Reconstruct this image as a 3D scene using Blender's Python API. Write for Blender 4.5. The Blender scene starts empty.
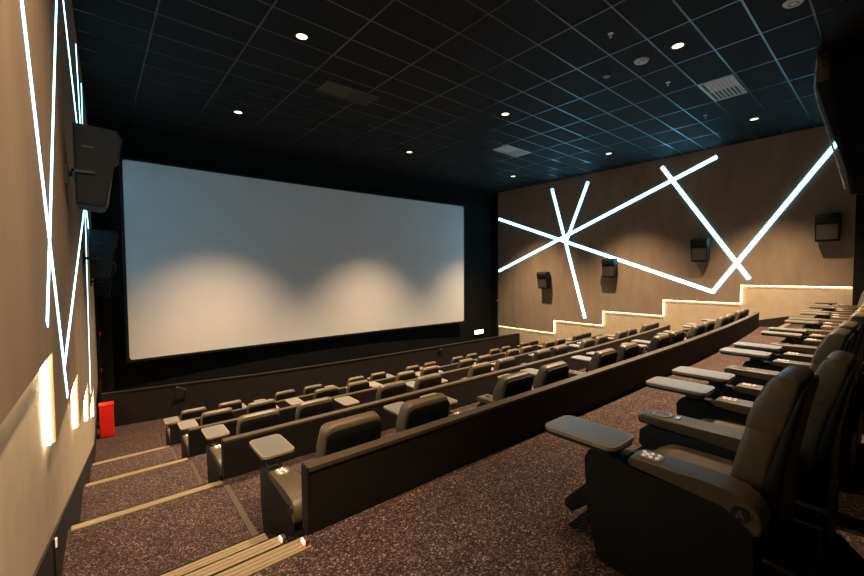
import bpy, bmesh, math, random
from mathutils import Vector, Matrix
random.seed(4)
S = bpy.context.scene
COL = S.collection

# ------------------------------------------------------------------ materials
def mat(name, col, rough=.6, spec=.5, metal=0., noise=0., nscale=8., bump=0., bscale=60., coat=0., col2=None, stretch=None):
    m = bpy.data.materials.new(name); m.use_nodes = True
    nt = m.node_tree; b = nt.nodes['Principled BSDF']
    b.inputs['Base Color'].default_value = (*col, 1); b.inputs['Roughness'].default_value = rough
    b.inputs['Specular IOR Level'].default_value = spec; b.inputs['Metallic'].default_value = metal
    b.inputs['Coat Weight'].default_value = coat; b.inputs['Coat Roughness'].default_value = .28
    tc = nt.nodes.new('ShaderNodeTexCoord'); src = tc.outputs['Object']
    if stretch:
        mp = nt.nodes.new('ShaderNodeMapping'); mp.inputs['Scale'].default_value = stretch
        nt.links.new(src, mp.inputs['Vector']); src = mp.outputs['Vector']
    if noise or col2:
        n = nt.nodes.new('ShaderNodeTexNoise'); n.inputs['Scale'].default_value = nscale; n.inputs['Detail'].default_value = 5
        nt.links.new(src, n.inputs['Vector'])
        r = nt.nodes.new('ShaderNodeValToRGB'); nt.links.new(n.outputs['Fac'], r.inputs['Fac'])
        a = col; c = col2 or tuple(v * (1 + noise) for v in col)
        if not col2: a = tuple(v * (1 - noise) for v in col)
        r.color_ramp.elements[0].position = .3; r.color_ramp.elements[1].position = .7
        r.color_ramp.elements[0].color = (*a, 1); r.color_ramp.elements[1].color = (*c, 1)
        nt.links.new(r.outputs['Color'], b.inputs['Base Color'])
    if bump:
        n2 = nt.nodes.new('ShaderNodeTexNoise'); n2.inputs['Scale'].default_value = bscale; n2.inputs['Detail'].default_value = 3
        nt.links.new(src, n2.inputs['Vector'])
        bp = nt.nodes.new('ShaderNodeBump'); bp.inputs['Strength'].default_value = bump; bp.inputs['Distance'].default_value = .004
        nt.links.new(n2.outputs['Fac'], bp.inputs['Height']); nt.links.new(bp.outputs['Normal'], b.inputs['Normal'])
    return m
def emis(name, col, st):
    m = bpy.data.materials.new(name); m.use_nodes = True
    b = m.node_tree.nodes['Principled BSDF']
    b.inputs['Base Color'].default_value = (.8, .8, .8, 1)
    b.inputs['Emission Color'].default_value = (*col, 1); b.inputs['Emission Strength'].default_value = st
    return m
def carpet():
    m = bpy.data.materials.new('speckled_carpet'); m.use_nodes = True
    nt = m.node_tree; b = nt.nodes['Principled BSDF']; b.inputs['Roughness'].default_value = .95
    b.inputs['Specular IOR Level'].default_value = .15
    tc = nt.nodes.new('ShaderNodeTexCoord')
    v = nt.nodes.new('ShaderNodeTexVoronoi'); v.inputs['Scale'].default_value = 120; nt.links.new(tc.outputs['Object'], v.inputs['Vector'])
    sp = nt.nodes.new('ShaderNodeSeparateColor'); nt.links.new(v.outputs['Color'], sp.inputs['Color'])
    r = nt.nodes.new('ShaderNodeValToRGB'); nt.links.new(sp.outputs['Red'], r.inputs['Fac'])
    cr = r.color_ramp; cr.interpolation = 'CONSTANT'
    cr.elements[0].position = 0; cr.elements[0].color = (.040, .026, .024, 1)
    cr.elements[1].position = .38; cr.elements[1].color = (.080, .050, .045, 1)
    for p, c in ((.66, (.15, .092, .080)), (.86, (.22, .15, .13)), (.96, (.38, .29, .25))):
        e = cr.elements.new(p); e.color = (*c, 1)
    n = nt.nodes.new('ShaderNodeTexNoise'); n.inputs['Scale'].default_value = 5; n.inputs['Detail'].default_value = 6
    nt.links.new(tc.outputs['Object'], n.inputs['Vector'])
    mr = nt.nodes.new('ShaderNodeMapRange'); mr.inputs[1].default_value = .3; mr.inputs[2].default_value = .7
    mr.inputs[3].default_value = .50; mr.inputs[4].default_value = .66; nt.links.new(n.outputs['Fac'], mr.inputs['Value'])
    mx = nt.nodes.new('ShaderNodeMix'); mx.data_type = 'RGBA'; mx.blend_type = 'MULTIPLY'; mx.inputs['Factor'].default_value = 1
    nt.links.new(r.outputs['Color'], mx.inputs[6]); nt.links.new(mr.outputs['Result'], mx.inputs[7])
    nt.links.new(mx.outputs[2], b.inputs['Base Color'])
    bp = nt.nodes.new('ShaderNodeBump'); bp.inputs['Strength'].default_value = .5; bp.inputs['Distance'].default_value = .004
    nt.links.new(v.outputs['Distance'], bp.inputs['Height']); nt.links.new(bp.outputs['Normal'], b.inputs['Normal'])
    return m

M = dict(
    carpet=carpet(),
    wall_up=mat('tan_fabric_wall', (.27, .208, .152), .9, .15, noise=.12, nscale=3, bump=.35, bscale=180, stretch=(1, 1, .35)),
    wall_low=mat('cream_wall', (.52, .43, .31), .85, .25, noise=.07, nscale=5, bump=.3, bscale=220),
    black_wall=mat('black_wall', (.006, .006, .006), .9, .2, noise=.2, nscale=6),
    dark_panel=mat('dark_brown_panel', (.017, .0125, .009), .8, .3, noise=.25, nscale=9),
    plinth=mat('dark_plinth', (.018, .014, .012), .8, .3, noise=.2),
    tile=mat('black_ceiling_tile', (.0035, .004, .0045), .8, .25, noise=.35, nscale=14, bump=.4, bscale=90),
    tbar=mat('dark_metal_grid', (.09, .095, .10), .30, .5, metal=1., noise=.08),
    screen=mat('white_screen', (.82, .81, .79), .8, .2, noise=.012, nscale=1.5),
    leather=mat('dark_leather', (.105, .078, .043), .46, .45, noise=.15, nscale=14, bump=.25, bscale=140),
    leather_arm=mat('arm_leather', (.080, .059, .034), .45, .45, noise=.1, nscale=14, bump=.2, bscale=140),
    shell=mat('black_shell', (.008, .008, .008), .6, .3, noise=.15),
    side=mat('brown_black_side_panel', (.009, .008, .007), .7, .25, noise=.15),
    cap=mat('brown_rail_cap', (.060, .046, .029), .5, .4, noise=.12, nscale=12),
    div=mat('divider_laminate', (.008, .0065, .0055), .7, .3, noise=.2, nscale=7),
    tray=mat('grey_tray', (.16, .155, .14), .42, .5, noise=.04, coat=.3),
    tray_rim=mat('light_tray_rim', (.26, .21, .14), .42, .5, noise=.04, coat=.3),
    black=mat('black_plastic', (.010, .010, .011), .45, .4, noise=.1),
    spk=mat('black_speaker_cabinet', (.010, .011, .012), .65, .15, noise=.15),
    grille=mat('speaker_grille', (.045, .040, .034), .5, .5, noise=.4, nscale=90),
    chrome=mat('brushed_chrome', (.6, .6, .6), .25, .5, metal=1., noise=.04),
    nosing=mat('tan_aluminium_nosing', (.30, .235, .14), .5, .5, metal=.2, noise=.08, nscale=10, stretch=(.4, 14, 1)),
    red=mat('red_paint', (.85, .020, .012), .4, .5, noise=.04),
    vent=mat('grey_vent', (.50, .54, .55), .5, .4, noise=.05),
    vent_dark=mat('brown_vent', (.06, .045, .03), .6, .4, noise=.1),
    drape=mat('black_drape', (.016, .013, .011), .8, .3, noise=.4, nscale=20),
    drape_lit=mat('lamplit_drape', (.10, .065, .035), .7, .3, noise=.4, nscale=20),  # lamplight on the hanging cloth, painted in as a lighter brown
    hem=mat('pale_drape_edge', (.55, .56, .56), .6, .4, noise=.1),
    grey=mat('pale_grey_print', (.11, .11, .11), .5, .4, noise=.03),
    led=emis('white_led_tube', (.23, .72, 1.0), 9.0),
    warm=emis('warm_led_strip', (1.0, .74, .44), 14.0),
    warm_up=emis('warm_led_upright', (1.0, .74, .44), 45.0),
    lamp=emis('downlight_lens', (1.0, .80, .52), 1.9),
    pink=emis('pink_button_light', (1.0, .62, .52), .28),
    stepred=emis('red_step_light', (1.0, .30, .24), 1.6),
    exit=emis('exit_sign_light', (.86, 1.0, .92), 4.0),
    exitgreen=emis('exit_sign_green', (.35, .85, .55), 2.2),
)

# ------------------------------------------------------------------ mesh helpers
def obj(name, bm, m, parent=None, smooth=False):
    me = bpy.data.meshes.new(name); bmesh.ops.recalc_face_normals(bm, faces=bm.faces)
    if smooth == 'auto':
        for e in bm.edges: e.smooth = len(e.link_faces) == 2 and e.calc_face_angle(9) < .62
    bm.to_mesh(me); bm.free()
    ms = m if isinstance(m, (list, tuple)) else [m]
    for k in ms: me.materials.append(k)
    if smooth:
        for p in me.polygons: p.use_smooth = True
    o = bpy.data.objects.new(name, me); COL.objects.link(o)
    if parent: o.parent = parent
    return o
def tag(o, label=None, cat=None, group=None, kind=None):
    if label: o['label'] = label
    if cat: o['category'] = cat
    if group: o['group'] = group
    if kind: o['kind'] = kind
    return o
def empty(name, loc, rz=0):
    o = bpy.data.objects.new(name, None); COL.objects.link(o); o.location = loc; o.rotation_euler = (0, 0, rz)
    o.empty_display_size = .1
    return o
def box(bm, x0, x1, y0, y1, z0, z1, bev=0., seg=2, mtx=None):
    r = bmesh.ops.create_cube(bm, size=1.)
    vs = r['verts']
    for v in vs:
        v.co = Vector(((v.co.x + .5) * (x1 - x0) + x0, (v.co.y + .5) * (y1 - y0) + y0, (v.co.z + .5) * (z1 - z0) + z0))
    if bev:
        es = list({e for v in vs for e in v.link_edges})
        rr = bmesh.ops.bevel(bm, geom=es, offset=bev, segments=seg, affect='EDGES', profile=.5)
        vs = list({v for f in rr['faces'] for v in f.verts} | {v for v in vs if v.is_valid})
    if mtx:
        bmesh.ops.transform(bm, matrix=mtx, verts=[v for v in vs if v.is_valid])
    return vs
def nb(): return bmesh.new()
def bx(*a, **k):
    bm = nb(); box(bm, *a, **k); return bm
def prism(bm, pts, axis, a0, a1, bev=0., seg=2):
    """extrude a closed 2D outline along an axis: axis 'x' -> pts are (y,z); 'y' -> (x,z); 'z' -> (x,y)"""
    def P(p, a):
        return {'x': (a, p[0], p[1]), 'y': (p[0], a, p[1]), 'z': (p[0], p[1], a)}[axis]
    A = [bm.verts.new(P(p, a0)) for p in pts]; B = [bm.verts.new(P(p, a1)) for p in pts]
    fs = [bm.faces.new(A), bm.faces.new(list(reversed(B)))]
    n = len(pts)
    for i in range(n): bm.faces.new((A[i], B[i], B[(i + 1) % n], A[(i + 1) % n]))
    if bev:
        es = [e for f in fs for e in f.edges]
        bmesh.ops.bevel(bm, geom=es, offset=bev, segments=seg, affect='EDGES', profile=.5)
    return bm
def cyl(bm, c, r, h, axis='z', n=20, r2=None):
    rr = bmesh.ops.create_cone(bm, cap_ends=True, segments=n, radius1=r, radius2=r if r2 is None else r2, depth=h)
    m = {'z': Matrix(), 'x': Matrix.Rotation(math.pi / 2, 4, 'Y'), 'y': Matrix.Rotation(math.pi / 2, 4, 'X')}[axis]
    bmesh.ops.transform(bm, matrix=Matrix.Translation(c) @ m, verts=rr['verts'])
def ring(bm, c, r0, r1, h, n=28):
    for i in range(n):
        a, b = 2 * math.pi * i / n, 2 * math.pi * (i + 1) / n
        def q(r, t, z): return bm.verts.new((c[0] + r * math.cos(t), c[1] + r * math.sin(t), c[2] + z))
        v = [q(r0, a, 0), q(r1, a, 0), q(r1, b, 0), q(r0, b, 0), q(r0, a, h), q(r1, a, h), q(r1, b, h), q(r0, b, h)]
        for f in ((0, 1, 2, 3), (4, 7, 6, 5), (0, 3, 7, 4), (1, 5, 6, 2)): bm.faces.new([v[k] for k in f])
    bmesh.ops.remove_doubles(bm, verts=bm.verts, dist=1e-5)
def loft(bm, secs, n=28, ex=4.):
    """stack of superellipse sections: (cx, cy, cz, half_x, half_y, tilt)"""
    rows = []
    for (cx, cy, cz, hx, hy, tl) in secs:
        r = []
        for i in range(n):
            t = 2 * math.pi * i / n; c, s = math.cos(t), math.sin(t)
            x = hx * math.copysign(abs(c) ** (2 / ex), c); y = hy * math.copysign(abs(s) ** (2 / ex), s)
            r.append(bm.verts.new((cx + x, cy + y * math.cos(tl), cz + y * math.sin(tl))))
        rows.append(r)
    for a, b in zip(rows, rows[1:]):
        for i in range(n): bm.faces.new((a[i], a[(i + 1) % n], b[(i + 1) % n], b[i]))
    bm.faces.new(list(reversed(rows[0]))); bm.faces.new(rows[-1])
    return bm
def rrect(x0, x1, y0, y1, r, n=5):
    p = []
    for cx, cy, a in ((x1 - r, y1 - r, 0), (x0 + r, y1 - r, 90), (x0 + r, y0 + r, 180), (x1 - r, y0 + r, 270)):
        for i in range(n + 1):
            t = math.radians(a + 90 * i / n); p.append((cx + r * math.cos(t), cy + r * math.sin(t)))
    return p
def copy_tree(o, parent=None):
    c = o.copy(); COL.objects.link(c)
    if parent: c.parent = parent
    for ch in list(o.children): copy_tree(ch, c)
    return c
ORD = ['first', 'second', 'third', 'fourth', 'fifth', 'sixth', 'seventh', 'eighth', 'ninth', 'tenth', 'eleventh', 'twelfth', 'thirteenth', 'fourteenth']

# ------------------------------------------------------------------ layout
XR = 14.30                      # right wall
CEIL = 3.66
Z0 = -1.47                      # floor of the nearest row (the camera is at the origin)
EDGE = [2.11, 4.18, 6.25, 8.32]
FL = [Z0 - .53 * k for k in range(5)]
YB, YF = -.62, 12.75
XA = .82                        # right edge of the left aisle
XB = 13.05
def dy(x): return .0052 * max(0., x - 5.) ** 2
def XL(y): return -.262 + .008 * y          # face of the upper left panel

# floor ----------------------------------------------------------------
bm = nb()
def stepstrip(xs, levels, curved):
    """levels: list of (z, y_end); builds treads and risers between successive x"""
    for xa, xb in zip(xs, xs[1:]):
        ya = yb = YB
        for i, (z, ye) in enumerate(levels):
            last = i == len(levels) - 1
            ea = ye + (dy(xa) if curved and not last else 0); eb = ye + (dy(xb) if curved and not last else 0)
            bm.faces.new([bm.verts.new(p) for p in ((xa, ya, z), (xb, yb, z), (xb, eb, z), (xa, ea, z))])
            if not last:
                z2 = levels[i + 1][0]
                bm.faces.new([bm.verts.new(p) for p in ((xa, ea, z), (xb, eb, z), (xb, eb, z2), (xa, ea, z2))])
            ya, yb = ea, eb
rowlev = [(FL[k], EDGE[k] if k < 4 else YF) for k in range(5)]
aisle = []
for k in range(5):
    if k < 4: aisle += [(FL[k], EDGE[k]), (FL[k] - .177, EDGE[k] + .36), (FL[k] - .353, EDGE[k] + .72)]
    else: aisle += [(FL[4], YF)]
xs = [XA + (XB - XA) * i / 20 for i in range(21)]
stepstrip(xs, rowlev, True); stepstrip([-.5, XA], aisle, False); stepstrip([XB, XR + .1], aisle, False)
for (x, s) in ((XA, 0), (XB, 1)):           # cheeks between the flights and the row platforms
    for k in range(4):
        e = EDGE[k] + dy(x)
        bm.faces.new([bm.verts.new(p) for p in ((x, EDGE[k] - .01, FL[k]), (x, e + .72, FL[k] - .353), (x, e + .72, FL[k + 1]), (x, EDGE[k] - .01, FL[k + 1]))])
tag(obj('floor', bm, M['carpet']), kind='structure')
tn = [0]
def trim(bm, m, smooth=False):
    tn[0] += 1
    return tag(obj('trim_%d' % tn[0], bm, m, smooth=smooth), kind='structure')
for k in range(4):
    for x0, x1, dd in ((XL(EDGE[k]) - .02, XA - .005, 0), (XB + .01, XR - .03, 0)):
        for j in range(3):
            y = EDGE[k] + .36 * j; z = FL[k] - .177 * j
            b = nb(); box(b, x0, x1, y - .105 + .03 * (k > 0), y + .012, z, z + .008); box(b, x0, x1, y, y + .012, z - .035, z + .008)
            for q in range(3 if k == 0 else 2): box(b, x0, x1, y - .09 + .03 * (k > 0) + .03 * q, y - .075 + .03 * (k > 0) + .03 * q, z + .008, z + .011)
            trim(b, M['nosing'])
    yy = EDGE[k] + .75
    y1 = EDGE[k + 1] - .11 if k < 3 else 10.6
    trim(bx(XA - .01, XA + .035, yy, y1, FL[k + 1], FL[k + 1] + .007), M['cap'])

# side walls -------------------------------------------------------------
RY = [3.15, 5.22, 7.29, 9.36]; TZ = [-.45 - .53 * k for k in range(5)]
def stair_panel(f, thick, y_end, cut=True):
    """upper wall panel with a stepped bottom edge; f(y, d) -> x at depth d into the room"""
    bm = nb()
    ys = [YB] + RY + [y_end]
    for k in range(5):
        y0, y1, zb = ys[k], ys[k + 1], TZ[k]
        P = lambda y, d, z: (f(y, d), y, z)
        vs = {(a, b, c): bm.verts.new(P((y0, y1)[a], (0, thick)[b], (zb, CEIL)[c])) for a in (0, 1) for b in (0, 1) for c in (0, 1)}
        for q in (((0, 1, 0), (1, 1, 0), (1, 1, 1), (0, 1, 1)), ((0, 0, 0), (0, 0, 1), (1, 0, 1), (1, 0, 0)), ((0, 0, 0), (1, 0, 0), (1, 1, 0), (0, 1, 0)),
                  ((0, 0, 1), (0, 1, 1), (1, 1, 1), (1, 0, 1))):
            bm.faces.new([vs[i] for i in q])
        if k == 0: bm.faces.new([vs[i] for i in ((0, 0, 0), (0, 1, 0), (0, 1, 1), (0, 0, 1))])
        if k == 4: bm.faces.new([vs[i] for i in ((1, 0, 0), (1, 0, 1), (1, 1, 1), (1, 1, 0))])
        if k < 4:
            z2 = TZ[k + 1]
            bm.faces.new([bm.verts.new(P(y1, 0, zb)), bm.verts.new(P(y1, thick, zb)), bm.verts.new(P(y1, thick, z2)), bm.verts.new(P(y1, 0, z2))])
    bmesh.ops.remove_doubles(bm, verts=bm.verts, dist=1e-4)
    return bm
TH = .05
fl = lambda y, d: XL(y) - TH + d
fr = lambda y, d: XR + TH - d
def lowwall(f, back, ye):
    bm = nb()
    for (ya, yb) in ((YB, ye),):
        za = -.2; 
        pts = [(f(ya, 0), ya), (f(yb, 0), yb), (f(yb, 0) + back, yb), (f(ya, 0) + back, ya)]
        prism(bm, pts, 'z', -4.0, CEIL)
    return bm
tag(obj('wall_left', lowwall(fl, -.2, 12.40), M['wall_low']), kind='structure')
tag(obj('wall_right', lowwall(fr, .2, 12.37), M['wall_low']), kind='structure')
trim(stair_panel(fl, TH, 12.40), M['wall_up']); trim(stair_panel(fr, TH, 12.37), M['wall_up'])
# raked dark skirting beside the aisle stairs
def skirt(f, s, ye):
    bm = nb()
    rz = lambda y: -1.47 - .256 * (y - 2.11) + .19
    for (ya, yb) in ((YB, 2.11), (2.11, 10.2), (10.2, ye)):
        za, zb = (rz(2.11),) * 2 if yb <= 2.11 else ((rz(ya), rz(yb)) if yb <= 10.2 else (rz(10.2), rz(10.2)))
        A = [bm.verts.new((f(y, -.01), y, z)) for y, z in ((ya, za), (yb, zb), (yb, -3.9), (ya, -3.9))]
        B = [bm.verts.new((f(y, .012), y, z)) for y, z in ((ya, za), (yb, zb), (yb, -3.9), (ya, -3.9))]
        bm.faces.new(A); bm.faces.new(B)
        for i in range(4): bm.faces.new((A[i], A[(i + 1) % 4], B[(i + 1) % 4], B[i]))
    return bm
tag(obj('baseboard_left', skirt(fl, 1, 12.4), M['plinth']), kind='structure')
tag(obj('baseboard_right', skirt(fr, -1, 12.37), M['plinth']), kind='structure')
# warm LED lines under the stepped edges
def warm_line(f, side):
    ys = [YB + .1] + RY + [12.36]
    for k in range(5):
        r = empty('step_strip_light', (0, 0, 0))
        tag(r, 'warm glowing strip under the %s stepped edge of the %s wall panel' % (['highest', 'second highest', 'middle', 'second lowest', 'lowest'][k], side),
            'strip light', 'warm strips along the stepped %s wall edge' % side)
        def bar(y0, y1, z0, z1, nm):
            bm = nb()
            vs = [bm.verts.new((f(y, d), y, z)) for y in (y0, y1) for d in (.001, .028) for z in (z0, z1)]
            for q in ((0, 1, 3, 2), (4, 6, 7, 5), (0, 4, 5, 1), (2, 3, 7, 6), (0, 2, 6, 4), (1, 5, 7, 3)): bm.faces.new([vs[i] for i in q])
            obj(nm, bm, M['warm_up' if nm[0] == 'u' and side == 'left' else 'warm'], r)
        bar(ys[k], ys[k + 1] - (.001 if k == 4 else .010), TZ[k] - .007, TZ[k] - .001, 'level_strip')
        if k < 4: bar(ys[k + 1] - .007, ys[k + 1] - .001, TZ[k + 1] - .001, TZ[k] - .002, 'upright_strip')
warm_line(fl, 'left'); warm_line(fr, 'right')

# white LED tubes of the wall graphic (the same figure on both walls)
LEDS = [((12.31, 2.43), (3.82, -.67), 'long falling'), ((12.31, .01), (3.80, 3.39), 'long rising'), ((9.48, 3.36), (7.98, -1.83), 'steep full-height'),
        ((8.80, 1.20), (7.91, 3.37), 'short upper'), ((5.32, 3.40), (2.95, -.27), 'crossing'), ((1.21, 3.25), (3.85, -.70), 'tall diagonal')]
def led(f, side, sign, hw):
    for i, (a, b, nm) in enumerate(LEDS):
        if side == 'left' and i == 5: b = (3.98, -.90)
        A = Vector((f(a[0], TH), a[0], a[1])); B = Vector((f(b[0], TH), b[0], b[1]))
        d = (B - A).normalized(); n = Vector((1, 0, 0)) * sign; w = d.cross(n).normalized()
        bm = nb(); off = .0008 * i
        vs = []
        for P_ in (A, B):
            for s in (-1, 1):
                for h in (.0005, (.012 if side == 'right' else .0035) + off * (1 if side == 'right' else .3)): vs.append(bm.verts.new(P_ + w * hw * s + n * h))
        for q in ((0, 1, 3, 2), (4, 6, 7, 5), (0, 4, 5, 1), (2, 3, 7, 6), (0, 2, 6, 4), (1, 5, 7, 3)): bm.faces.new([vs[k] for k in q])
        o = obj('led_tube', bm, M['led'])
        tag(o, '%s white LED tube of the star and cross pattern on the %s wall' % (nm, side), 'light tube', 'white LED tubes on the %s wall' % side)
led(fl, 'left', 1, .032); led(fr, 'right', -1, .05)

# front, back, ceiling ---------------------------------------------------
tag(obj('wall_front', bx(-1.0, XR + .6, YF, YF + .2, -4.0, CEIL + .1), M['black_wall']), kind='structure')
tag(obj('wall_back', bx(-.8, XR + .4, YB - .2, YB, -4.0, CEIL + .1), M['black_wall']), kind='structure')
trim(bx(-.45, -.10, 12.40, YF, -3.9, CEIL), M['black_wall'])
trim(bx(XR, XR + .3, 12.37, YF, -3.9, CEIL), M['black_wall'])
trim(bx(XR - .30, XR - .002, YB, .88, -3.9, CEIL), M['black_wall'])
tag(obj('ceiling', bx(-1.0, XR + .6, YB - .1, YF + .1, CEIL, CEIL + .15), M['tile']), kind='structure')
gx, gy, ga = 6.761, 2.164, .0136
bm = nb()
for i in range(-7, 9):
    x = 1.2 * i; r = box(bm, x - .012, x + .012, -3.2, 11.2, -.006, .001)
for j in range(-5, 19):
    y = .6 * j; r = box(bm, -8, 8.6, y - .012, y + .012, -.005, .001)
bmesh.ops.transform(bm, matrix=Matrix.Translation((gx, gy, CEIL)) @ Matrix.Rotation(ga, 4, 'Z'), verts=bm.verts)
for ax, lim, s in (((1, 0, 0), XR, 1), ((-1, 0, 0), .30, 1), ((0, 1, 0), YF, 1), ((0, -1, 0), -YB, 1)):
    bmesh.ops.bisect_plane(bm, geom=bm.verts[:] + bm.edges[:] + bm.faces[:], plane_co=Vector(ax) * lim, plane_no=ax, clear_outer=True)
trim(bm, M['tbar'])

# screen -------------------------------------------------------------------
sc = empty('cinema_screen', (6.3, 12.6, -2.17))
tag(sc, 'huge blank white cinema screen hanging on the black front wall', 'screen')
def sy(x): return .0 - .0035 * x * x      # gentle curve, ends nearer
W2, H = 5.84, 4.98
pts = rrect(-W2, W2, 0, H, .10, 5)
bm = nb()
RC = .07
cx_ = [W2 - RC * (1 - math.cos(math.radians(t))) for t in (0, 15, 30, 45, 60, 75, 90)]
xl_ = sorted([-v for v in cx_] + cx_ + [-W2 + RC + (2 * W2 - 2 * RC) * i / 36 for i in range(1, 36)])
nx = len(xl_) - 1
prof = []
for x in xl_:
    ins = max(0, RC - (W2 - abs(x)))
    c = RC - math.sqrt(max(0, RC * RC - ins * ins))
    prof.append((x, c, H - c))
fv = [[bm.verts.new((x, sy(x) - .03, z)) for z in (a, b)] for x, a, b in prof]
bv = [[bm.verts.new((x, sy(x), z)) for z in (a, b)] for x, a, b in prof]
for i in range(nx):
    bm.faces.new((fv[i][0], fv[i + 1][0], fv[i + 1][1], fv[i][1])); bm.faces.new((bv[i][0], bv[i][1], bv[i + 1][1], bv[i + 1][0]))
    bm.faces.new((fv[i][0], bv[i][0], bv[i + 1][0], fv[i + 1][0])); bm.faces.new((fv[i][1], fv[i + 1][1], bv[i + 1][1], bv[i][1]))
for i in (0, nx): bm.faces.new((fv[i][0], fv[i][1], bv[i][1], bv[i][0]))
obj('screen_surface', bm, M['screen'], sc)
bm = nb()
for x0, x1, z0, z1 in ((-W2 - .06, -W2 - .005, -.06, H + .06), (W2 + .005, W2 + .06, -.06, H + .06), (-W2 - .005, W2 + .005, -.06, -.008), (-W2 - .005, W2 + .005, H + .008, H + .06)):
    n = 24 if x1 - x0 > 1 else 1
    for i in range(n):
        a = x0 + (x1 - x0) * i / n; b = x0 + (x1 - x0) * (i + 1) / n; m_ = sy((a + b) / 2)
        box(bm, a, b, m_ - .045, m_ + .04, z0, z1)
obj('masking_frame', bm, M['black'], sc)
bm = nb()
for x in (-4.5, -1.5, 1.5, 4.5): box(bm, x - .05, x + .05, sy(x) + .001, .148, 1.0, 4.0)
obj('mounting_post', bm, M['black'], sc)

# front barrier -------------------------------------------------------------
bp_ = [(-.10, 11.85), (1.2, 11.68), (3.2, 11.33), (6.0, 11.16), (10.0, 11.10), (XR - .002, 11.10)]
def ribbon(pl, t, z0, z1):
    bm = nb()
    A = [[bm.verts.new((x, y + s * t, z)) for s in (0, 1) for z in (z0, z1)] for x, y in pl]
    for a, b in zip(A, A[1:]):
        for q in ((0, 1), (1, 3), (3, 2), (2, 0)): bm.faces.new((a[q[0]], a[q[1]], b[q[1]], b[q[0]]))
    for a in (A[0], A[-1]): bm.faces.new((a[0], a[1], a[3], a[2]))
    return bm
br = empty('front_barrier', (7, 11.2, FL[4]))
tag(br, 'low dark brown barrier wall across the front below the screen', 'barrier')
loc = [(x - 7, y - 11.2) for x, y in bp_]
obj('panel', ribbon(loc, .10, 0, .78), M['dark_panel'], br)
obj('top_rail', ribbon([(x, y - .01) for x, y in loc], .12, .78, .81), M['dark_panel'], br)
o = empty('grab_rail', (1.32, 11.56, -2.82)); tag(o, 'short chrome grab rail on the front barrier near the left aisle', 'rail')
bm = nb(); cyl(bm, (.12, 0, 0), .014, .26, 'x', 12); bmesh.ops.transform(bm, matrix=Matrix.Rotation(.45, 4, 'Y'), verts=bm.verts)
obj('bar', bm, M['chrome'], o)
for x in (.03, .20): obj('bracket', bx(x - .01, x + .01, -.005, .045, -.02 - x * .48, .01 - x * .48), M['chrome'], o)
o = empty('wall_socket', (9.55, 11.06, -2.92)); tag(o, 'small black socket box with a white dot on the front barrier', 'socket')
obj('box', bx(-.08, .08, 0, .04, -.07, .07, bev=.01), M['black'], o)
bm = nb(); cyl(bm, (.05, -.008, .04), .022, .014, 'y', 14); obj('white_button', bm, M['grey'], o)

# low dividers between the rows ------------------------------------------
RN = ['nearest row', 'second nearest row', 'middle row', 'second foremost row', 'front row']
for k in range(4):
    n = 20; x0, x1 = XA + .035, 12.98
    pl = [(x0 + (x1 - x0) * i / n - 7, EDGE[k] + .014 + dy(x0 + (x1 - x0) * i / n) - EDGE[k]) for i in range(n + 1)]
    r = empty('row_divider', (7, EDGE[k], FL[k]))
    tag(r, 'long low dark divider with brown top rail just behind the %s' % RN[k + 1], 'divider', 'low dividers between the seat rows')
    obj('panel', ribbon(pl, .07, -.529, .352), M['div'], r)
    obj('top_rail', ribbon([(x, y - .006) for x, y in pl], .082, .352, .375), M['cap'], r)
    obj('end_post', bx(x0 - 7 - .012, x0 - 7 - .001, .008, .092, .002, .375), M['div'], r)

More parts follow.
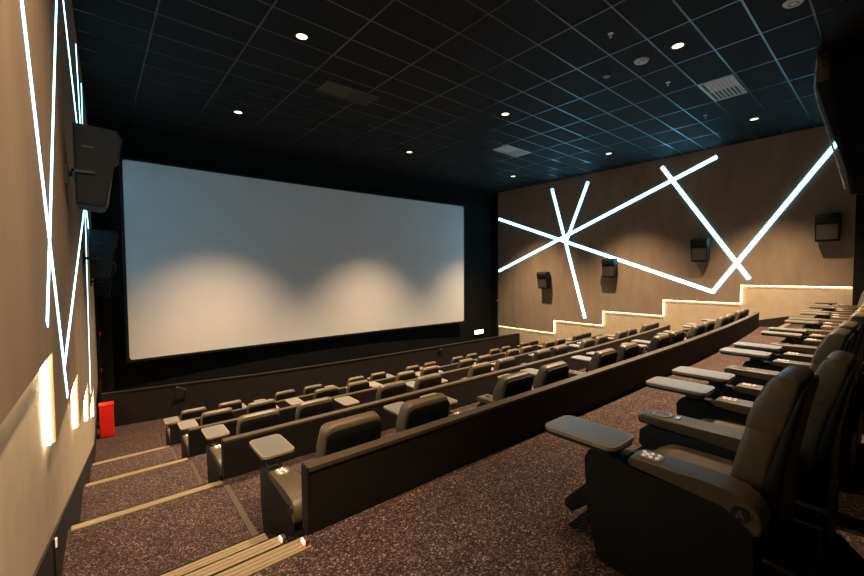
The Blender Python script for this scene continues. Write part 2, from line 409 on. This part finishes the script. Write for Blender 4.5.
# ------------------------------------------------------------------ recliner
AW, SW = .14, .49
def arm(name, x0, par, front=1.05, top=.60, cup=False, marker=None, panel=True, tray=True):
    """x0 = left edge of the arm. y runs towards the screen"""
    x1 = x0 + AW
    body = nb()
    if cup: x0 -= .02; x1 -= .001
    f = front if not cup else 1.03
    pr = [(.34, .02), (.355, .44), (.385, .50), (.44, .535), (.82, .535), (.86, .565), (f - .06, .565), (f - .02, .55), (f, .51), (f - .02, .25), (f - .07, .02)]
    if cup: pr = [(.34, .02), (.355, .44), (.385, .50), (.44, .535), (f - .05, .535), (f, .50), (f + .005, .42), (f - .07, .34), (f - .12, .02)]
    prism(body, pr, 'x', x0 + .004, x1 - .004, bev=.006)
    a = obj(name, body, M['side'], par, 'auto')
    pad = nb(); e = .83 if not cup else 1.045
    pp = [(.334, .455), (.329, .475), (.328, .50), (.332, .522), (.341, .543), (.354, .560), (.371, .574), (.392, .584), (.42, .592), (.455, .5965), (.49, .599), (.53, top), (e - .03, top), (e - .006, top - .012), (e, top - .035), (e - .012, .545), (.45, .537), (.39, .502), (.36, .445)]
    prism(pad, pp, 'x', x0, x1, bev=.012, seg=4)
    p = obj('arm_pad', pad, M['leather_arm'], a, 'auto')
    if cup:
        b = nb(); ring(b, ((x0 + x1) / 2, .93, top - .002), .041, .052, .008); obj('cup_holder', b, M['tray_rim'], a)
        b = nb(); cyl(b, ((x0 + x1) / 2, .93, top + .0005), .041, .004, 'z', 24); obj('cup_well', b, M['black'], a)
        b = nb(); box(b, x0 + .06, x0 + .11, .835, .857, top, top + .006, bev=.002); obj('latch', b, M['chrome'], a)
    if panel:
        b = nb(); prism(b, rrect(x0 + .028, x1 - .028, .70, .80, .03), 'z', top - .004, top + .003); cp = obj('control_panel', b, M['tray_rim'], a)
        for (cx, cy) in ((.05, .775), (.085, .785), (.05, .745), (.088, .75), (.07, .765), (.055, .72), (.09, .722)):
            b = nb(); cyl(b, (x0 + cx, cy, top + .0055), .0085, .005, 'z', 10); obj('button', b, M['pink'], cp)
    if tray:
        t = nb(); box(t, x0 + .035, x0 + .105, .90, 1.00, .555, .585, bev=.006); box(t, x0 + .05, x0 + .09, .92, .98, .58, .638)
        ta = obj('tray_arm', t, M['black'], a)
        b = nb(); cyl(b, (x0 + .105, .945, .602), .012, .02, 'x', 12); obj('hinge_pin', b, M['chrome'], ta)
        cx = x0 + AW / 2
        b = nb(); prism(b, rrect(cx - .122, cx + .122, .82, 1.205, .045), 'z', .637, .655); tt = obj('tray_table', b, M['tray_rim'], a)
        b = nb(); prism(b, rrect(cx - .115, cx + .115, .827, 1.198, .042), 'z', .618, .637); obj('tray_underside', b, M['black'], tt)
        b = nb(); prism(b, rrect(cx - .107, cx + .107, .835, 1.19, .036), 'z', .6545, .6565); obj('tray_mat', b, M['tray'], tt)
    return a
def recliner(kind):
    r = empty('recliner_seat', (0, 0, 0))
    if kind == 'L':
        arm('armrest', 0, r); arm('center_console', AW + SW, r, cup=True, panel=False, tray=False); sx = AW
    else:
        arm('armrest', SW, r); sx = 0
    c = sx + SW / 2
    b = nb(); box(b, sx + .006, sx + SW - .006, .22, .84, .03, .29, bev=.01); obj('base', b, M['side'], r)
    # seat cushion
    b = nb(); loft(b, [(c, .655, .29, SW / 2 - .012, .245, 0), (c, .655, .31, SW / 2 - .004, .255, 0), (c, .655, .37, SW / 2 - .003, .262, 0), (c, .65, .45, SW / 2 - .006, .25, .0), (c, .64, .485, SW / 2 - .035, .215, 0), (c, .63, .495, SW / 2 - .10, .15, 0)], ex=6)
    obj('seat_cushion', b, M['leather'], r, True)
    # leg rest, a little open
    b = nb(); prism(b, [(.90, .42), (.955, .41), (1.06, .36), (1.255, .14), (1.255, .10), (1.21, .08), (1.02, .25), (.89, .35)], 'x', sx + .015, sx + SW - .015, bev=.012, seg=3)
    lr = obj('leg_rest', b, M['side'], r, 'auto')
    # backrest: rear shell, front cushion, headrest
    hw = .205
    b = nb()
    secs = [(c, .36, .30, hw - .012, .05, 0), (c, .335, .60, hw - .002, .03, 0), (c, .278, .88, hw - .001, .016, 0), (c, .262, .94, hw - .001, .013, 0), (c, .257, .965, hw - .004, .012, 0), (c, .255, .982, hw - .013, .011, 0), (c, .254, .994, hw - .028, .010, 0), (c, .254, 1.002, hw - .052, .009, 0)]
    loft(b, secs, ex=7)
    bk = obj('backrest', b, M['shell'], r, True)
    def pad(name, prof, ex, m, par):
        bb = nb(); loft(bb, [(c, (q[1] + q[2]) / 2, q[0], q[3], (q[1] - q[2]) / 2, q[4] if len(q) > 4 else 0) for q in prof], n=36, ex=ex)
        return obj(name, bb, m, par, 'auto')
    pad('lumbar_cushion', [(.40, .475, .385, hw - .03), (.43, .50, .37, hw - .008), (.56, .488, .35, hw - .002), (.70, .46, .325, hw - .002), (.79, .437, .305, hw - .002), (.84, .418, .30, hw - .004), (.88, .395, .30, hw - .02)], 6, M['leather'], bk)
    hd = pad('headrest', [(.80, .425, .30, hw - .006), (.812, .434, .292, hw), (.84, .430, .286, hw + .003), (.90, .410, .275, hw + .004, .05), (.95, .382, .265, hw + .003, .12), (.985, .366, .258, hw + .001, .22), (1.006, .354, .255, hw - .004, .28), (1.019, .341, .256, hw - .014, .3), (1.027, .326, .259, hw - .028, .3), (1.031, .312, .264, hw - .044, .3)], 7, M['leather'], bk)
    for s in (-1, 1):       # seams at the sides of the headrest wings
        b = nb(); loft(b, [(c + s * (hw - .06), .36, .84, .004, .068, 0), (c + s * (hw - .06), .335, .92, .004, .070, .08), (c + s * (hw - .06), .312, .985, .004, .060, .2), (c + s * (hw - .065), .300, 1.024, .004, .044, .3)], n=12, ex=2.2)
        obj('seam_piping', b, M['leather_arm'], hd, True)
    return r
def marker(par, letter):
    b = nb(); cyl(b, (-.002, .395, .520), .030, .010, 'x', 24); d = obj('row_marker', b, M['black'], par)
    b = nb()
    for i in range(20):
        a0, a1 = [math.radians(200 - 220 * (i + j) / 20) for j in (0, 1)]
        q = [bm_v for bm_v in (b.verts.new((-.0085, .395 + rr * math.cos(a), .520 + rr * math.sin(a))) for rr, a in ((.026, a0), (.030, a0), (.030, a1), (.026, a1)))]
        b.faces.new(q)
    obj('marker_rim', b, M['side'], d)
    if letter:
        b = nb()
        def bar(p, q, w=.0022):
            p, q = Vector(p), Vector(q); t = (q - p).normalized(); n = Vector((0, -t.z, t.y)) * w
            v = [b.verts.new(v_ + Vector((dx, 0, 0))) for dx in (-.008, -.0105) for v_ in (p + n, p - n, q - n, q + n)]
            for f in ((0, 1, 2, 3), (4, 7, 6, 5), (0, 4, 5, 1), (2, 6, 7, 3), (1, 5, 6, 2), (0, 3, 7, 4)): b.faces.new([v[i] for i in f])
        # letter A read from the aisle side (screen is to the left)
        bar((0, .408, .504), (0, .395, .537)); bar((0, .382, .504), (0, .395, .537)); bar((0, .404, .515), (0, .386, .515))
        obj('letter', b, M['grey'], d)
PL = recliner('L'); PR_ = recliner('R')
used = {'L': False, 'R': False}
for k in range(5):
    X0, per, y0 = (1.88, 1.765, 0.0) if k == 0 else (.86, 1.72, 0.0)
    npair = 7 if k else 7
    for i in range(npair):
        for j, kd in enumerate('LR'):
            proto = PL if kd == 'L' else PR_
            if not used[kd]: o = proto; used[kd] = True
            else: o = copy_tree(proto)
            x = X0 + per * i + (0 if kd == 'L' else 2 * AW + SW)
            yrow = (0 if k == 0 else EDGE[k - 1] - .07) + (dy(x) if k else dy(x) * .8)
            o.location = (x, yrow + y0, FL[k]); o.rotation_euler = (0, 0, 0)
            n = 2 * i + j
            side = 'left' if kd == 'L' else 'right'
            tag(o, 'dark recliner with %s tray, %s from the left aisle in the %s' % (side, ORD[n], RN[k]), 'seat',
                'dark leather recliners in the %s' % RN[k])
            o['_row'] = k; o['_n'] = n
heads = {}
for o in list(COL.objects):
    if o.name.startswith('recliner_seat'):
        heads[(o['_row'], o['_n'])] = o
        del o['_row']; del o['_n']
marker(heads[(0, 0)], True)
for ch in heads[(0, 1)].children:
    if ch.name.startswith('backrest'): ch.location = (0, -.09, -.005)
for (k, n), h in heads.items():
    for ch in h.children_recursive:
        if ch.name.startswith('tray_table'): ch.location = ((-.06, .02, 0) if k == 0 else (.045, .10, 0))
for k in range(1, 5): marker(heads[(k, 0)], False)

# ------------------------------------------------------------------ speakers
def speaker(f, sgn, y, zc, label, w=.44, h=.70):
    """sgn: +1 stands out of the left wall, -1 out of the right wall"""
    face = f(y, TH)
    r = empty('wall_speaker', (face, y, zc)); tag(r, label, 'speaker', 'black surround speakers on the side walls')
    b = nb()
    pr = [(.07, h / 2), (.36, h / 2 - .015), (.40, h / 2 - .09), (.378, h / 2 - .22), (.335, h / 2 - .26), (.270, -h / 2 + .02), (.24, -h / 2), (.07, -h / 2 + .02)]
    prism(b, [(p[0] * sgn, p[1]) for p in pr], 'y', -w / 2, w / 2, bev=.014)
    c = obj('cabinet', b, M['spk'], r)
    b = nb()
    g = [(.328, h / 2 - .275), (.338, h / 2 - .28), (.286, -h / 2 + .05), (.274, -h / 2 + .05)]
    prism(b, [(p[0] * sgn, p[1]) for p in g], 'y', -w / 2 + .03, w / 2 - .03); obj('grille', b, M['grille'], c)
    b = nb(); box(b, min(.12 * sgn, .20 * sgn), max(.12 * sgn, .20 * sgn), -w / 2 - .004, -w / 2, h / 2 - .20, h / 2 - .185); obj('badge', b, M['chrome'] if sgn < 0 else M['black'], c)
    b = nb()
    xs_ = sorted((0.0, .02 * sgn)); box(b, xs_[0], xs_[1], -.06, .06, -.14, .02)
    xs_ = sorted((.02 * sgn, .075 * sgn)); box(b, xs_[0], xs_[1], -.02, .02, -.07, -.03)
    bk = obj('bracket', b, M['black'], r)
    b = nb()
    for s in (-1, 1): 
        xs_ = sorted((.05 * sgn, .20 * sgn)); box(b, xs_[0], xs_[1], s * (w / 2 + .010) - .006, s * (w / 2 + .010) + .006, -.07, -.045)
    xs_ = sorted((.05 * sgn, .068 * sgn)); box(b, xs_[0], xs_[1], -w / 2 - .016, w / 2 + .016, -.07, -.045)
    obj('yoke', b, M['black'], bk)
    return r
for y, z, n in ((4.75, .93, 'nearest'), (7.45, .27, 'middle'), (10.1, -.10, 'farthest')):
    speaker(fl, 1, y, z, 'black wedge speaker on a bracket, %s of three on the left wall' % n)
for y, z, n in ((1.36, 1.05, 'at the far right end beside the diagonal tube'), (4.12, .60, 'above the crossing tubes'), (6.93, .10, 'on the long falling tube'), (9.72, -.38, 'left of the star pattern base')):
    speaker(fr, -1, y, z, 'black wedge speaker on the right wall ' + n)

# ------------------------------------------------------------------ ceiling things
WARM = (1.0, .69, .41)
def downlight(x, y, label):
    r = empty('downlight', (x, y, CEIL)); tag(r, label, 'ceiling light', 'round ceiling downlights')
    b = nb(); ring(b, (0, 0, -.012), .084, .105, .012); obj('trim_ring', b, M['black'], r)
    b = nb(); cyl(b, (0, 0, -.005), .084, .006, 'z', 28); obj('lens', b, M['lamp'], r)
    l = bpy.data.lights.new('downlight_beam', 'SPOT'); l.energy = 2900; l.color = WARM; l.spot_size = math.radians(86); l.spot_blend = 1.0
    l.shadow_soft_size = .07
    o = bpy.data.objects.new('downlight_beam', l); COL.objects.link(o); o.parent = r; o.location = (0, 0, -.03)
xn = {2.49: 'left', 7.33: 'middle', 12.29: 'right'}; yn = {2.52: 'nearest', 6.12: 'middle', 9.87: 'farthest'}
for x in xn:
    for y in yn:
        downlight(x, y, 'glowing round downlight in the %s column, %s from the camera' % (xn[x], yn[y]))
downlight(.80, .80, 'added unseen tilted downlight over the left aisle, brightening the left wall')  # added lamp outside the view, aimed to brighten the left wall
for o in bpy.data.objects:
    if o.type == 'LIGHT' and abs(o.parent.location.x - .8) < .01:
        o.data = o.data.copy(); o.data.energy = 1500; o.data.spot_size = math.radians(84)
        o.rotation_euler = Vector((-1.05, 1.3, -2.9)).to_track_quat('-Z', 'Y').to_euler()
    elif o.type == 'LIGHT' and abs(o.parent.location.x - 7.33) < .01 and o.parent.location.y < 3:
        o.data = o.data.copy(); o.data.spot_size = math.radians(106); o.data.spot_blend = .6; o.data.energy *= 1.25
    elif o.type == 'LIGHT' and o.parent.location.x < 3 and o.parent.location.y < 3: o.data = o.data.copy(); o.data.energy *= .10
def vent(x0, y0, kind, label):
    r = empty('air_vent', (x0, y0, CEIL)); tag(r, label, 'vent', 'rectangular ceiling vents')
    m = M['vent'] if kind else M['vent_dark']
    b = nb(); w, d = 1.17, .57
    for a in ((.015, w, .015, .05), (.015, w, d - .035, d), (.015, .05, .05, d - .035), (w - .035, w, .05, d - .035), (.57, .60, .05, d - .035)):
        box(b, a[0], a[1], a[2], a[3], -.018, 0)
    obj('frame', b, m, r)
    b = nb()
    n = 7
    for i in range(n):
        y = .08 + i * .064
        v = box(b, .05, .57, y - .028, y + .028, -.013, -.010)
    obj('flat_louvre', b, m, r)
    b = nb()
    for i in range(7):
        y = .075 + i * .066
        box(b, .60, w - .035, y - .014, y + .014, -.016, -.006)
    obj('slat', b, m, r)
    b = nb(); box(b, .05, w - .035, .05, d - .035, -.003, .0); obj('backing', b, M['black'], r)
    r.rotation_euler = (0, 0, ga)
vent(9.17, 2.21, 1, 'pale grey slatted vent beside the nearest right-hand downlights')
vent(9.13, 7.54, 1, 'pale slatted vent near the farthest right-hand downlights')
vent(3.4, 7.15, 0, 'dark brown slatted vent between the left and middle downlights')
def detector(x, y, r_, label, kind):
    r = empty(kind, (x, y, CEIL)); tag(r, label, 'detector' if kind != 'sprinkler' else 'sprinkler')
    if kind == 'sprinkler':
        b = nb(); cyl(b, (0, 0, -.004), .04, .008); cyl(b, (0, 0, -.03), .009, .05, 'z', 10); cyl(b, (0, 0, -.056), .02, .004, 'z', 12)
        obj('body', b, M['vent'], r)
    else:
        b = nb(); cyl(b, (0, 0, -.014), r_ * .8, .028, 'z', 28, r2=r_); obj('cover', b, M['vent'] if r_ > .08 else M['tbar'], r)
        b = nb(); ring(b, (0, 0, -.031), r_ * .35, r_ * .5, .004); obj('inner_ring', b, M['tbar'], r)
detector(7.36, 3.10, .12, 'pale round smoke detector near the downlight', 'smoke_detector')
detector(7.40, 3.74, .07, 'small dark round sensor beyond the pale smoke detector', 'smoke_detector')
detector(7.40, 1.12, .12, 'round ceiling sensor at the top edge of the view', 'smoke_detector')
detector(6.16, 3.06, 0, 'small sprinkler head left of the pale detector', 'sprinkler')
detector(8.60, 3.12, 0, 'small sprinkler head right of the pale detector', 'sprinkler')
detector(11.1, 3.20, 0, 'small sprinkler head beyond the grey slatted vent', 'sprinkler')

# ------------------------------------------------------------------ exit sign, red box, small lights
r = empty('exit_sign', (13.33, YF, -2.80)); tag(r, 'bright white-green glowing exit sign low on the front wall', 'sign')
obj('housing', bx(-.29, .29, -.07, 0, -.10, .10, bev=.01), M['black'], r)
obj('lit_face', bx(-.278, .278, -.078, -.07, -.088, .088), M['exit'], r)
b = nb(); box(b, -.22, -.09, -.082, -.078, -.06, .06); obj('door_symbol', b, M['exitgreen'], r)
b = nb(); prism(b, [(.02, .02), (.14, .02), (.14, .07), (.24, 0), (.14, -.07), (.14, -.02), (.02, -.02)], 'y', -.082, -.078); obj('arrow_symbol', b, M['exitgreen'], r)
r = empty('fire_cabinet', (-.035, 11.28, FL[4])); tag(r, 'bright red upright fire cabinet at the foot of the aisle by the left wall', 'cabinet')
obj('body', bx(-.115, .135, -.14, .10, 0, .70, bev=.012), M['red'], r)
obj('door', bx(-.10, .12, -.152, -.14, .03, .66, bev=.005), M['red'], r)
obj('lid', bx(-.12, .14, -.158, .11, .70, .73, bev=.006), M['red'], r)
def redlight(x, y, z, label, s=1):
    r = empty('step_light', (x, y, z)); tag(r, label, 'light', 'small red step lights')
    obj('housing', bx(-.010, .010, -.024, .024, 0, .030, bev=.003), M['cap'], r)
    obj('lens', bx(-.022 * s if s > 0 else .012, -.012 * s if s > 0 else .022, -.02, .02, .006, .028), M['stepred'], r)
redlight(.800, 2.04, FL[0] + .012, 'tiny red light where the nearest divider meets the top step')
redlight(.800, 2.40, FL[0] - .177 + .012, 'tiny red light beside the second step edge')
r = empty('aisle_lamp', (XL(3.2) - TH + .012, 3.2, -1.62)); tag(r, 'tiny pink lamp on a thin conduit on the left skirting', 'light')
obj('lens', bx(.010, .018, -.012, .012, 0, .05), M['pink'], r); obj('conduit', bx(0, .010, -.014, .014, -.36, .055), M['black'], r)
for (x, y, z, l) in ((XL(12.38) - .01, 12.42, -1.45, 'upper small red bracket at the left wall end'), (XL(12.38) - .01, 12.42, -2.33, 'lower small red bracket at the left wall end')):
    tag(obj('red_bracket', bx(x, x + .09, y, y + .05, z - .05, z + .05, bev=.008), M['red']), l, 'bracket')
tag(obj('red_bracket', bx(XR - .06, XR - .001, 12.375, 12.42, -1.42, -1.34, bev=.008), M['red']), 'small red bracket at the far end of the right wall', 'bracket')

# black swag of cloth hanging from the ceiling at the back right
r = empty('hanging_drape', (9.35, .95, CEIL)); tag(r, 'black bunched cloth hanging from the ceiling at the upper right', 'drape')
edge = [(0, .13, 0), (-.02, .12, -.35), (.02, .10, -.62), (.03, .02, -1.0), (.03, -.05, -1.38), (.02, -.13, -1.70), (.03, -.22, -2.05), (.02, -.30, -2.45)]
def sheet(pts, d, th, n=8):
    bm = nb(); rows = []
    for i, p in enumerate(pts):
        row = []
        for j in range(n + 1):
            t = j / n; w = .03 * math.sin(j * 2.2 + i * .9)
            row.append((Vector(p) + Vector(d) * t + Vector((w * .3, w, 0))))
        rows.append(row)
    F = [[bm.verts.new(v) for v in r_] for r_ in rows]; B = [[bm.verts.new(v + Vector((th, th * .4, 0))) for v in r_] for r_ in rows]
    for i in range(len(F) - 1):
        for j in range(n):
            bm.faces.new((F[i][j], F[i][j + 1], F[i + 1][j + 1], F[i + 1][j])); bm.faces.new((B[i][j], B[i + 1][j], B[i + 1][j + 1], B[i][j + 1]))
        bm.faces.new((F[i][0], F[i + 1][0], B[i + 1][0], B[i][0])); bm.faces.new((F[i][n], B[i][n], B[i + 1][n], F[i + 1][n]))
    for j in range(n):
        for R_, Q in ((F[0], B[0]), (F[-1], B[-1])): bm.faces.new((R_[j], Q[j], Q[j + 1], R_[j + 1]))
    return bm
obj('cloth', sheet(edge, (.9, -1.4, 0), .05, 12), M['drape'], r, True)
obj('lamplit_flap', sheet([(-.05, .14, -.04), (-.06, .13, -.3), (-.04, .12, -.52)], (.06, -.16, 0), .02, 3), M['drape_lit'], r, True)
bm = nb()
path = [(-.03, .14, -.06), (-.06, .15, -.35), (-.05, .16, -.60), (-.02, .13, -.80), (-.01, .10, -.95), (0, .03, -1.2), (0, -.02, -1.42), (-.01, -.09, -1.7), (0, -.16, -2.0), (.0, -.24, -2.35)]
for a, b_ in zip(path, path[1:]):
    A_, B_ = Vector(a), Vector(b_); L = (B_ - A_).length
    rr = bmesh.ops.create_cone(bm, cap_ends=True, segments=8, radius1=.011, radius2=.011 + .006 * random.random(), depth=L)
    q = (B_ - A_).to_track_quat('Z', 'Y').to_matrix().to_4x4()
    bmesh.ops.transform(bm, matrix=Matrix.Translation((A_ + B_) / 2) @ q, verts=rr['verts'])
obj('pale_cord', bm, M['hem'], r, True)

# ------------------------------------------------------------------ world, camera
w = bpy.data.worlds.new('world'); S.world = w; w.use_nodes = True
w.node_tree.nodes['Background'].inputs['Color'].default_value = (0, 0, 0, 1)
f_, yaw, pit, rol = 396.70, .692708, -.04113, -.00626
cy, sy_ = math.cos(yaw), math.sin(yaw); cp, sp = math.cos(pit), math.sin(pit)
fw = Vector((sy_ * cp, cy * cp, sp)); rt = Vector((cy, -sy_, 0)); up = rt.cross(fw)
r2 = rt * math.cos(rol) + up * math.sin(rol); u2 = -rt * math.sin(rol) + up * math.cos(rol)
cam = bpy.data.cameras.new('camera'); co = bpy.data.objects.new('camera', cam); COL.objects.link(co)
co.matrix_world = Matrix(((r2.x, u2.x, -fw.x, 0), (r2.y, u2.y, -fw.y, 0), (r2.z, u2.z, -fw.z, 0), (0, 0, 0, 1)))
cam.sensor_width = 36; cam.lens = f_ / 864 * 36; cam.clip_start = .02
S.camera = co
S.view_settings.view_transform = 'Standard'; S.view_settings.look = 'None'; S.view_settings.exposure = 0.35; S.view_settings.gamma = 1
S.view_settings.use_curve_mapping = False
S.cycles.max_bounces = 6; S.cycles.use_denoising = True
